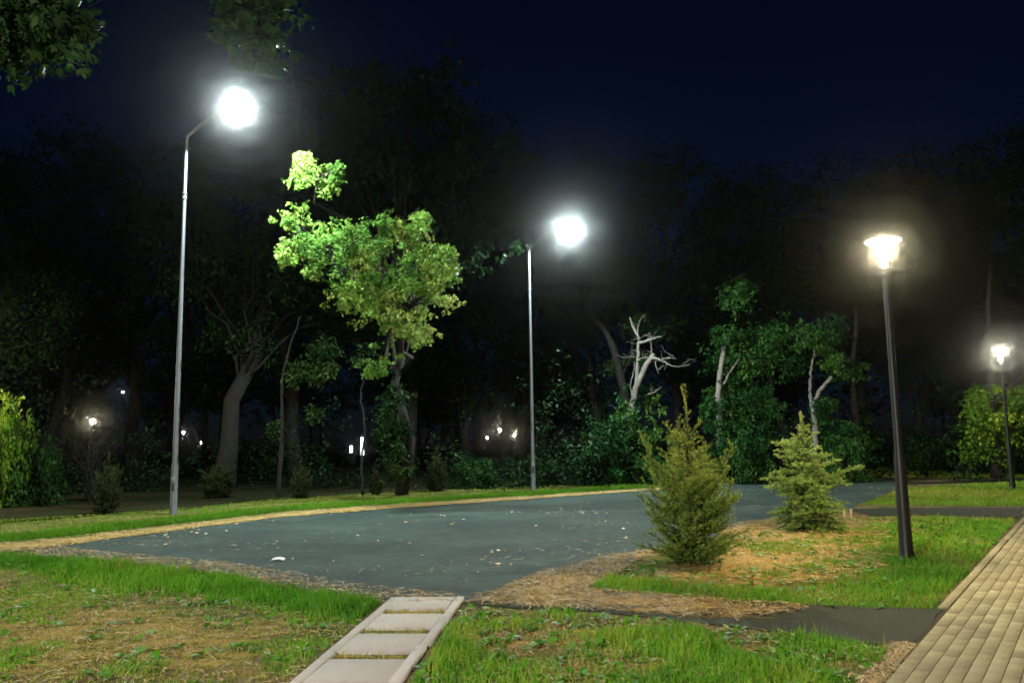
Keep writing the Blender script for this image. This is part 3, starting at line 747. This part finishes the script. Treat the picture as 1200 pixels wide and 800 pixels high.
def shrub(i, px, ybase, wpx, hpx, label, group='bushes at the forest edge', depth=None):
    p = at(px, ybase) if depth is None else Vector((atd(px, 530, depth).x, depth, 0)); s = p.y / 950
    t = thing('shrub', p, label, 'shrub', group, rng.random() * 6.28); t.scale = (wpx * s / 2, wpx * s / 2, hpx * s)
    link('stem', sh[i][0], t); link('foliage', sh[i][1], t); return t
shrub(0, 730, 563, 104, 96, 'round green bush at the foot of the pale dead tree', depth=30.6)
shrub(1, 868, 557, 76, 64, 'dark green bush behind the larger roadside spruce', depth=30.5)
shrub(2, 985, 556, 58, 56, 'dim green bush to the right of the second spruce', depth=30)
shrub(1, 1082, 552, 60, 50, 'speckled bush just right of the warm lantern post')
shrub(0, 1148, 553, 84, 58, 'dark bush in front of the shining tree by the far lantern')
shrub(2, 26, 592, 70, 70, 'dark bush at the left edge below sunlit looking leaves'.replace('sunlit looking', 'lamp-lit'))
shrub(1, 690, 565, 40, 40, 'low dark bush left of the round green bush')
shrub(2, 560, 572, 60, 36, 'low dark bush left of the farther street lamp pole')
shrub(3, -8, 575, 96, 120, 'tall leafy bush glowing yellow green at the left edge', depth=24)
shrub(1, 55, 575, 40, 60, 'small bush with lit leaf tips next to the glowing left edge bush', depth=30)
shrub(2, 645, 568, 40, 30, 'low bush right behind the farther street lamp pole')
shrub(1, 1215, 556, 60, 60, 'bush cut by the right edge behind the walkway')

# dry twig bush in front of the distant lantern
tb = MB(); base = atd(108, 530, 26)
for k in range(40):
    a = rng.random() * 6.28; L = rng.uniform(.4, 1.3); h = rng.uniform(1.3, 2.5)
    p0 = np.array([rng.normal(0, .08), rng.normal(0, .08), 0]); p1 = p0 + (math.cos(a) * L * .3, math.sin(a) * L * .3, h * .75); p2 = p0 + (math.cos(a) * L, math.sin(a) * L, h)
    tb.tube(np.vstack([curve(p0, p1, 0, 4), curve(p1, p2, .1, 4)[1:]]), np.linspace(.014, .004, 7), 4)
t = thing('twig_bush', (base.x, base.y, 0), 'bush of pale dry twigs below the small distant lantern', 'shrub'); tb.build('stem', M['bark'], t)

# ------------------------------------------------------------------ spruces
def spruce(name, H, rad, seed, label, m, loc_, droop=0.0, dens=1.0, ns=.022, leader=.26, group=None, rz=0, pw=.5, pe=1.05, ek=.95):
    rg = np.random.default_rng(seed); tb = MB(); bases = []; dirs = []; ages = []
    z = np.linspace(-.05, H, 12); wob = np.cumsum(rg.normal(0, .006, (12, 2)), 0); wob[:2] = 0
    tr = np.column_stack([wob, z]); tb.tube(tr, np.linspace(.032 * H / 2.2, .005, 12), 8)
    def twig(p, d, L, r, age, gap=.0075):
        n = max(3, int(L / .03)); pts = [p.copy()]; dd = d.copy()
        for i in range(n):
            dd = dd + np.array([0, 0, (.035 - droop * .16 * (i / n))]) + rg.normal(0, .05, 3); dd /= np.linalg.norm(dd); pts.append(pts[-1] + dd * L / n)
        pts = np.array(pts); tb.tube(pts, np.linspace(r, .0018, len(pts)), 4, cap=False)
        seg = np.linspace(0, len(pts) - 1.001, max(4, int(L / gap * dens))); i = seg.astype(int); f = (seg - i)[:, None]
        pos = pts[i] * (1 - f) + pts[i + 1] * f; tan = pts[i + 1] - pts[i]; tan /= np.linalg.norm(tan, axis=1, keepdims=True)
        for rep in range(3):
            r_ = rg.normal(0, 1, pos.shape); r_ -= (r_ * tan).sum(1, keepdims=True) * tan; r_ /= np.linalg.norm(r_, axis=1, keepdims=True) + 1e-9
            nd = r_ * .8 + tan * .65; nd /= np.linalg.norm(nd, axis=1, keepdims=True)
            bases.append(pos); dirs.append(nd); ages.append(np.clip(age - .25 + .55 * (seg / len(pts)) + rg.normal(0, .1, len(seg)), 0, 1))
        return pts
    zc = .03 * H
    while zc < H * (1 - leader):
        u = zc / H
        prof = min(1, .84 + .9 * u) if u < .18 else max(.07, 1.0 - ((u - .30) / pw) ** pe if u > .30 else 1.0)
        nb = rg.integers(10, 13) if u < .42 else rg.integers(3, 6)
        a0 = rg.random() * 6.28
        for k in range(nb):
            a = a0 + k * 6.28 / nb + rg.normal(0, .22); L = rad * prof * rg.uniform(.55, 1.25) * 1.1; el = -.12 + ek * u + rg.normal(0, .15)
            if u > .3 and rg.random() < .14: L *= 1.5; el += .35
            d = np.array([math.cos(a) * math.cos(el), math.sin(a) * math.cos(el), math.sin(el)])
            s = np.array([np.interp(zc, z, tr[:, 0]), np.interp(zc, z, tr[:, 1]), zc + rg.normal(0, .02)])
            pts = twig(s, d, L, .004 + .006 * prof, .15 + .5 * u)
            nt_ = int(L / .045)
            for j in range(nt_):
                v = .2 + .78 * (j + rg.random()) / nt_; idx = min(len(pts) - 2, int(v * (len(pts) - 1))); q = pts[idx]; tn_ = pts[idx + 1] - pts[idx]; tn_ /= np.linalg.norm(tn_)
                sd = np.cross(tn_, (0, 0, 1.0)); sd /= np.linalg.norm(sd) + 1e-9; sgn = 1 if j % 2 else -1
                dd = tn_ * .75 + sd * sgn * rg.uniform(.5, .9) + np.array([0, 0, rg.normal(.05, .22)]); dd /= np.linalg.norm(dd)
                tl = L * (1 - v * .72) * rg.uniform(.22, .46)
                p2 = twig(q, dd, max(.05, tl), .0028, .3 + .5 * u + .25 * v)
                if tl > .11:
                    for w in range(int(tl / .06)):
                        i2 = rg.integers(1, len(p2) - 1); t2 = p2[i2 + 1] - p2[i2] if i2 + 1 < len(p2) else dd; t2 = t2 / (np.linalg.norm(t2) + 1e-9)
                        d3 = t2 + rg.normal(0, .55, 3); d3 /= np.linalg.norm(d3); twig(p2[i2], d3, rg.uniform(.04, .09), .002, .45 + .5 * u)
        zc += rg.uniform(.055, .085) * H / 2.1 * (1 if u < .6 else 1.35)
    # the leader: a bare shoot set with short needles and a few tiny side buds
    for zz in np.linspace(H * (1 - leader), H * .99, 9):
        s = np.array([np.interp(zz, z, tr[:, 0]), np.interp(zz, z, tr[:, 1]), zz])
        for k in range(2):
            a = rg.random() * 6.28; twig(s, np.array([math.cos(a) * .55, math.sin(a) * .55, .8]), rg.uniform(.03, .10) * (1.25 - (zz / H)) * 2.2, .003, .95)
    twig(np.array([tr[-1, 0], tr[-1, 1], H * (1 - leader)]), np.array([0, 0, 1.0]), H * leader, .006, .95, .0035)
    b = np.concatenate(bases); d = np.concatenate(dirs); ag = np.concatenate(ages); n = len(b)
    L = ns * rg.uniform(.7, 1.25, n); w = np.cross(d, rg.normal(0, 1, (n, 3))); w /= np.linalg.norm(w, axis=1, keepdims=True) + 1e-9; w *= (.0022 * ns / .022)
    v = np.stack([b - w, b + w, b + d * L[:, None]], 1).reshape(-1, 3)
    cb = MB(); cb.add(v, None, np.arange(n * 3).reshape(-1, 3), np.repeat(ag, 3))
    t = thing(name, loc_, label, 'young spruce', group, rz); tb.build('trunk', M['bark'], t); cb.build('crown', M[m], t); return t
g1 = 'young spruces planted beside the road'
p1 = at(812, 663); h1 = atd(811, 452, p1.y).z; p2 = at(948, 622); h2 = atd(944, 484, p2.y).z
spruce('young_spruce', h1, .62, 3, 'larger dark spruce with a long thin leader beside the road', 'needle', p1, -.05, 1.0, .024, .27, g1, 0, .56, 1.25, .72)
spruce('young_spruce', h2, .60, 5, 'paler feathery spruce further along, next to two wooden stakes', 'needle_b', p2, .75, 1.0, .030, .13, g1, 0, .64, 1.6, .95)
def small_spruce(px, ybase, hpx, label, depth=None):
    p = at(px, ybase) if depth is None else Vector((atd(px, 530, depth).x, depth, 0))
    return p, hpx * p.y / 950
p, h = small_spruce(256, 583, 46, '')
g2 = 'small spruces on the far verge'
sp = spruce('young_spruce', h, .5, 8, 'small dim spruce on the far verge beside the leaning trunk', 'needle_dim', p, 0, .5, .05, .15, g2)
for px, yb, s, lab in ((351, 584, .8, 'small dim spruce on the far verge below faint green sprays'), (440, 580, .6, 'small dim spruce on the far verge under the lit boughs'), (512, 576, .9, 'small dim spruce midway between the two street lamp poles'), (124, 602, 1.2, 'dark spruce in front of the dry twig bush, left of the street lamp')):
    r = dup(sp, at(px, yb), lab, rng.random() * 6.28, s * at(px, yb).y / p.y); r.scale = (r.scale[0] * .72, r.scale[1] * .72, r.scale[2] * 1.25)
# wooden stakes
for px, yb, yt, lab in ((991.5, 615, 598, 'short pale wooden stake nearer the viewer beside the paler spruce'), (998.5, 611, 596, 'short pale wooden stake further right beside the paler spruce')):
    b = at(px, yb); mb = MB(); hh = atd(px, yt, b.y).z
    mb.box((0, 0, hh / 2 - .05), (.016, .012, hh / 2 + .05), None, .006); o = mb.build('wooden_stake', M['wood']); o.location = b; o.rotation_euler = (rng.normal(0, .03), rng.normal(0, .04), .3)
    tag(o, lab, 'stake', 'wooden stakes by the spruce')

# ------------------------------------------------------------------ street lamps
arm = Vector((.8121, -.5835, 0))
def light(name, typ, energy, colr, parent, loc_, rad=.08, **kw):
    l = bpy.data.lights.new(name, typ); l.energy = energy; l.color = colr; l.shadow_soft_size = rad
    for k, v in kw.items(): setattr(l, k, v)
    o = bpy.data.objects.new(name, l); col.objects.link(o); o.parent = parent; o.location = loc_; return o
def street_lamp(px, ybase, ytop, hx, hy, label, lit=True, base=None):
    b = at(px, ybase) if base is None else base
    t = thing('street_lamp', b, label, 'street lamp', 'tall street lamps along the road')
    top = atd(px + (600 - px) * .03 + 8, ytop, b.y).z
    # lamp position: along the arm direction
    best = None
    for L in np.linspace(.8, 3.5, 60):
        q = b + arm * L
        for zz in np.linspace(top, top + 2.2, 45):
            pr = Vector((q.x, q.y, zz)) - CAM; X = 600 + F * pr.dot(rt) / pr.dot(fw); Yp = 400 - F * pr.dot(up) / pr.dot(fw)
            e = (X - hx) ** 2 + (Yp - hy) ** 2
            if best is None or e < best[0]: best = (e, L, zz)
    L, zz = best[1], best[2]
    mb = MB(); mb.lathe([(.0, -.05), (.095, -.05), (.095, .02), (.085, .04), (.078, 1.2), (.062, 1.3), (.045, top * .75), (.042, top - .3)], 16); mb.build('pole', M['galv'], t, True)
    mb = MB(); zc = top * .83; mb.lathe([(.04, zc - .08), (.062, zc - .08), (.062, zc - .05), (.05, zc - .045), (.05, zc + .045), (.062, zc + .05), (.062, zc + .08), (.04, zc + .08)], 16); mb.build('collar', M['galv'], t, True)
    # service door on the pole
    mb = MB(); mb.box((.0, -.079, .75), (.035, .006, .16), None, .002); mb.build('service_door', M['galv'], t)
    hd = arm * L; dz = zz - top; end = np.array([hd.x * .8, hd.y * .8, top + dz * .82])
    k = np.linspace(0, 1, 14); bl = np.clip(k / .22, 0, 1)
    pts = np.array([[end[0] * max(0, (s - .06) / .94), end[1] * max(0, (s - .06) / .94), 0] for s in k])
    pts[:, 2] = np.where(k < .06, top - .32 + k / .06 * .25, top - .07 + (dz * .82 + .07) * (1 - (1 - np.clip((k - .06) / .94, 0, 1)) ** 1.7))
    mb = MB(); mb.tube(pts, .036, 10); mb.build('arm', M['lit_galv'], t, True)
    tilt = math.atan2(.10, 1)
    a3 = Vector((arm.x * math.cos(tilt), arm.y * math.cos(tilt), math.sin(tilt))); s3 = Vector((-arm.y, arm.x, 0)); n3 = a3.cross(s3)
    AX = np.array([a3, s3, n3]); c = np.array([hd.x, hd.y, zz + .05])
    mb = MB()
    prof = [(-.42, .05, .035), (-.34, .10, .05), (-.18, .15, .06), (.22, .16, .06), (.36, .13, .045), (.40, .06, .03)]
    v = []; q = []
    for (x, w, h) in prof:
        for yy, zz_ in ((-w, -.03), (-w, .01), (-w * .6, h), (w * .6, h), (w, .01), (w, -.03)): v.append((x, yy, zz_))
    v = np.array(v) @ AX + c
    for i in range(len(prof) - 1):
        for j in range(6): q.append((i * 6 + j, i * 6 + (j + 1) % 6, (i + 1) * 6 + (j + 1) % 6, (i + 1) * 6 + j))
    tt = [(0, 1, 2), (0, 2, 3), (0, 3, 4), (0, 4, 5)]; e = (len(prof) - 1) * 6; tt += [(e + a, e + c_, e + b_) for a, b_, c_ in tt]
    mb.add(v, q, tt); hb = mb.build('lamp_head', M['galv'], t)
    mb = MB(); th = np.linspace(0, 2 * math.pi, 24, endpoint=False); v = []; q = []
    for rr, dz_ in ((1, -.032), (.95, -.08), (.75, -.14), (.4, -.175), (.01, -.185)):
        for a_ in th: v.append((.02 + .24 * rr * math.copysign(abs(math.cos(a_)) ** .7, math.cos(a_)), .135 * rr * math.copysign(abs(math.sin(a_)) ** .7, math.sin(a_)), dz_))
    for i in range(4):
        for j in range(24): q.append((i * 24 + j, i * 24 + (j + 1) % 24, (i + 1) * 24 + (j + 1) % 24, (i + 1) * 24 + j))
    mb.add(np.array(v) @ AX + c, q); mb.build('lens', M['lens'], hb, True)
    if lit:
        lp = np.array((.02, 0, -.21)) @ AX + c
        sp_ = light('lamp_light', 'SPOT', POW['street'], (.86, 1, .95), t, lp, .10, spot_size=R(162), spot_blend=.10)
        sp_.rotation_euler = (Vector((arm.x * .12, arm.y * .12, -1)) * -1).to_track_quat('Z', 'Y').to_euler()
    return t
street_lamp(203, 603, 158, 278, 118, 'nearest tall grey street lamp with its glaring head above the treeline')
street_lamp(625, 574, 290, 664, 264, 'farther tall grey street lamp near the middle of the photo')
fb = Vector((atd(136, 530, 100).x, 100, 0)); street_lamp(136, 540, 468, 141, 459, 'tiny distant street lamp glinting high among the dark trees', False, fb)

# ------------------------------------------------------------------ park lanterns
def lantern(loc_, H, label):
    t = thing('park_lantern', loc_, label, 'park lantern', 'park lanterns')
    mb = MB(); zb = H - .44
    mb.lathe([(0, -.05), (.115, -.05), (.115, .012), (.098, .03), (.086, .10), (.078, .5), (.070, 1.25), (.060, 1.36), (.052, 1.5), (.040, zb - .1), (.040, zb - .06)], 20); mb.build('post', M['black'], t, True)
    mb = MB(); mb.lathe([(0, zb - .12), (.055, zb - .12), (.058, zb - .10), (.058, zb - .02), (.070, zb), (0, zb)], 20); cl = mb.build('collar', M['black'], t, True)
    for a in (4.2, 5.2):
        b = MB(); b.lathe([(0, .0), (.008, .0), (.008, .012), (0, .014)], 8); o = b.build('bolt', M['white'], cl)
        o.location = (.056 * math.cos(a), .056 * math.sin(a), zb - .06); o.rotation_euler = (0, R(90), a)
    mb = MB(); mb.lathe([(.034, zb + .002), (.037, zb + .10), (.052, zb + .18), (.10, zb + .26), (.15, zb + .32), (.165, zb + .36)], 28); mb.build('diffuser', M['glass'], t, True)
    mb = MB(); mb.lathe([(0, zb + .365), (.22, zb + .365), (.235, zb + .375), (.225, zb + .39), (.12, zb + .43), (0, zb + .445)], 28); mb.build('cap', M['white'], t, True)
    light('lantern_light', 'POINT', POW['lantern'], (1, .84, .52), t, (0, 0, zb + .24), .06)
    return t
b1 = at(1063, 656); H1 = 4.26
l1 = lantern(b1, H1, 'warm glowing park lantern on a black post beside the paved walkway')
b2 = at(1187, 573)
l2 = dup(l1, b2, 'small far park lantern on a black post in front of a shining tree')
for ch in l2.children:
    if ch.type == 'LIGHT': ch.data = ch.data.copy(); ch.data.energy = 850; ch.data.color = (1, .92, .68)
l0 = dup(l1, b1 - (b2 - b1), 'park lantern standing behind the viewer, lighting the near lawn')
for ch in l0.children:
    if ch.type == 'LIGHT': ch.data = ch.data.copy(); ch.data.energy = 6400; ch.data.color = (1, .94, .82)
dup(l1, (-16.9, 22.4, 0), 'park lantern beyond the left edge, lighting the leaves there')
def far_lantern(px, py, depth, label, lights=False):
    q = atd(px, py, depth); r = dup(l1, (q.x, q.y, 0), label, 0, q.z / (H1 - .12), lights)
    for ch in r.children:
        if ch.type == 'LIGHT': ch.data = ch.data.copy(); ch.data.energy = 260
far_lantern(108, 492, 62, 'small distant lantern glowing above the bush of dry twigs', True)
far_lantern(215, 506, 100, 'tiny distant lantern just right of the nearest street lamp pole')
far_lantern(236, 518, 110, 'faintest distant lantern low beside the leaning trunk')
far_lantern(586, 503, 85, 'distant lantern left of the pair shining between slim black trunks', True)
far_lantern(603, 509, 90, 'distant lantern right of the pair, nearer the street lamp pole', True)
far_lantern(571, 512, 110, 'tiny dim lantern left of the pair between slim trunks')
# lit glass columns far behind the trees
def light_column(px, y0, y1, depth, wpx, label):
    q0 = atd(px, y1, depth); q1 = atd(px, y0, depth); r = wpx * depth / 950 / 2
    t = thing('light_column', (q0.x, q0.y, 0), label, 'light column', 'lit columns behind the trees')
    mb = MB(); mb.lathe([(0, 0), (r * 1.2, 0), (r * 1.2, q0.z), (0, q0.z)], 16); mb.build('base', M['black'], t, True)
    mb = MB(); mb.lathe([(0, q0.z), (r, q0.z), (r, q1.z), (0, q1.z)], 16); mb.build('glass_tube', M['column'], t, True)
    mb = MB(); mb.lathe([(0, q1.z), (r * 1.15, q1.z), (r * 1.15, q1.z + .08), (0, q1.z + .1)], 16); mb.build('cap', M['black'], t, True)
light_column(424.5, 512, 533, 62, 3.6, 'taller white lit column far behind the dark trees')
light_column(411.5, 522, 530, 64, 3.0, 'shorter white lit column left of the taller one')

# ------------------------------------------------------------------ woodland behind, one dark mass
clear = [(108, 492, 62), (586, 503, 85), (603, 509, 90), (424, 522, 62), (411, 526, 64), (215, 506, 100), (141, 459, 98), (571, 512, 110)]
mb = MB(); tbm = MB(); PL = []
for k in range(64):
    px = rng.uniform(-250, 1450); d = rng.uniform(48, 105); q = atd(px, 530, d)
    H = rng.uniform(12, 16.5) * (1 if abs(px - 650) > 90 else .8); C = crown_centres(H, rng.uniform(3, 4.6), 46, .22)
    P = clumps(C, rng.uniform(.7, 1.5, 46), 90); P += np.array([q.x, q.y, 0]); PL.append(P)
    near = min(abs(px - c[0]) for c in clear)
    if near > 7: tbm.tube(curve((q.x, q.y, -.1), (q.x + rng.normal(0, .6), q.y, H * .9), 0, 6, .012), np.linspace(rng.uniform(.16, .3), .04, 6), 7)
for k in range(70):
    px = rng.uniform(-250, 1450); d = rng.uniform(42, 90); q = atd(px, 530, d); n = 260
    P = np.array([q.x, q.y, 0]) + rng.normal(0, 1, (n, 3)) * (1.3, 1.3, .8); P[:, 2] = np.abs(P[:, 2]) + .05; PL.append(P)
for k in range(30):
    px = rng.uniform(-120, 700) if k % 3 else rng.uniform(700, 1300); d = rng.uniform(29, 40); q = atd(px, 530, d); n = 700; hh = rng.uniform(.7, 1.7)
    C = rng.normal(0, 1, (n // 20, 3)) * (1.1, 1.1, hh); P = np.array([q.x, q.y, 0]) + np.repeat(C, 20, 0) + rng.normal(0, .22, (n // 20 * 20, 3)); P[:, 2] = np.abs(P[:, 2]) + .05; PL.append(P)
P = np.concatenate(PL)
def off_sight(P):
    ok = np.ones(len(P), bool)
    for px, py, dd in clear:
        r = np.array(ray(px, py)); r = r / r[1]; s = P[:, 1]; c = np.array(CAM) + r * s[:, None]
        ok &= ~((np.linalg.norm(P - c, axis=1) < .5 + .012 * s) & (s < dd + 1))
    return ok
P = P[off_sight(P)]; leaves(mb, P, np.where(P[:, 1] < 41, .17, .34), rng.uniform(0, .6, len(P)) * np.where(P[:, 1] < 41, .35, 1))
kind(mb.build('woodland_foliage', M['leaf']), 'stuff'); kind(tbm.build('woodland_trunks', M['bark'], smooth=True), 'stuff')

# ------------------------------------------------------------------ thin haze added to imitate lens bloom round the lamps
bpy.ops.mesh.primitive_cube_add(size=1); hz = bpy.context.object; hz.name = 'haze'
hz.scale = (660, 660, 32); hz.location = (0, 0, 15); kind(hz, 'stuff')
m = bpy.data.materials.new('bloom_haze'); m.use_nodes = True; nt = m.node_tree; nt.nodes.clear(); out = nt.nodes.new('ShaderNodeOutputMaterial')
pv = nt.nodes.new('ShaderNodeVolumePrincipled'); pv.inputs['Color'].default_value = (.9, .92, .95, 1); pv.inputs['Density'].default_value = .0007; pv.inputs['Anisotropy'].default_value = .99
nt.links.new(pv.outputs[0], out.inputs['Volume']); hz.data.materials.clear(); hz.data.materials.append(m)

# ------------------------------------------------------------------ render settings
scene.view_settings.view_transform = 'Standard'; scene.view_settings.look = 'None'; scene.view_settings.exposure = 0; scene.view_settings.gamma = 1
scene.view_settings.use_curve_mapping = False
c = scene.cycles if hasattr(scene, 'cycles') else None
if c:
    c.use_denoising = True; c.denoising_input_passes = 'RGB'; c.max_bounces = 4; c.diffuse_bounces = 2; c.glossy_bounces = 1; c.transmission_bounces = 3; c.transparent_max_bounces = 12; c.volume_bounces = 0
    c.use_light_tree = True; c.sample_clamp_indirect = 4; c.caustics_reflective = False; c.caustics_refractive = False
    c.filter_width = 1.7
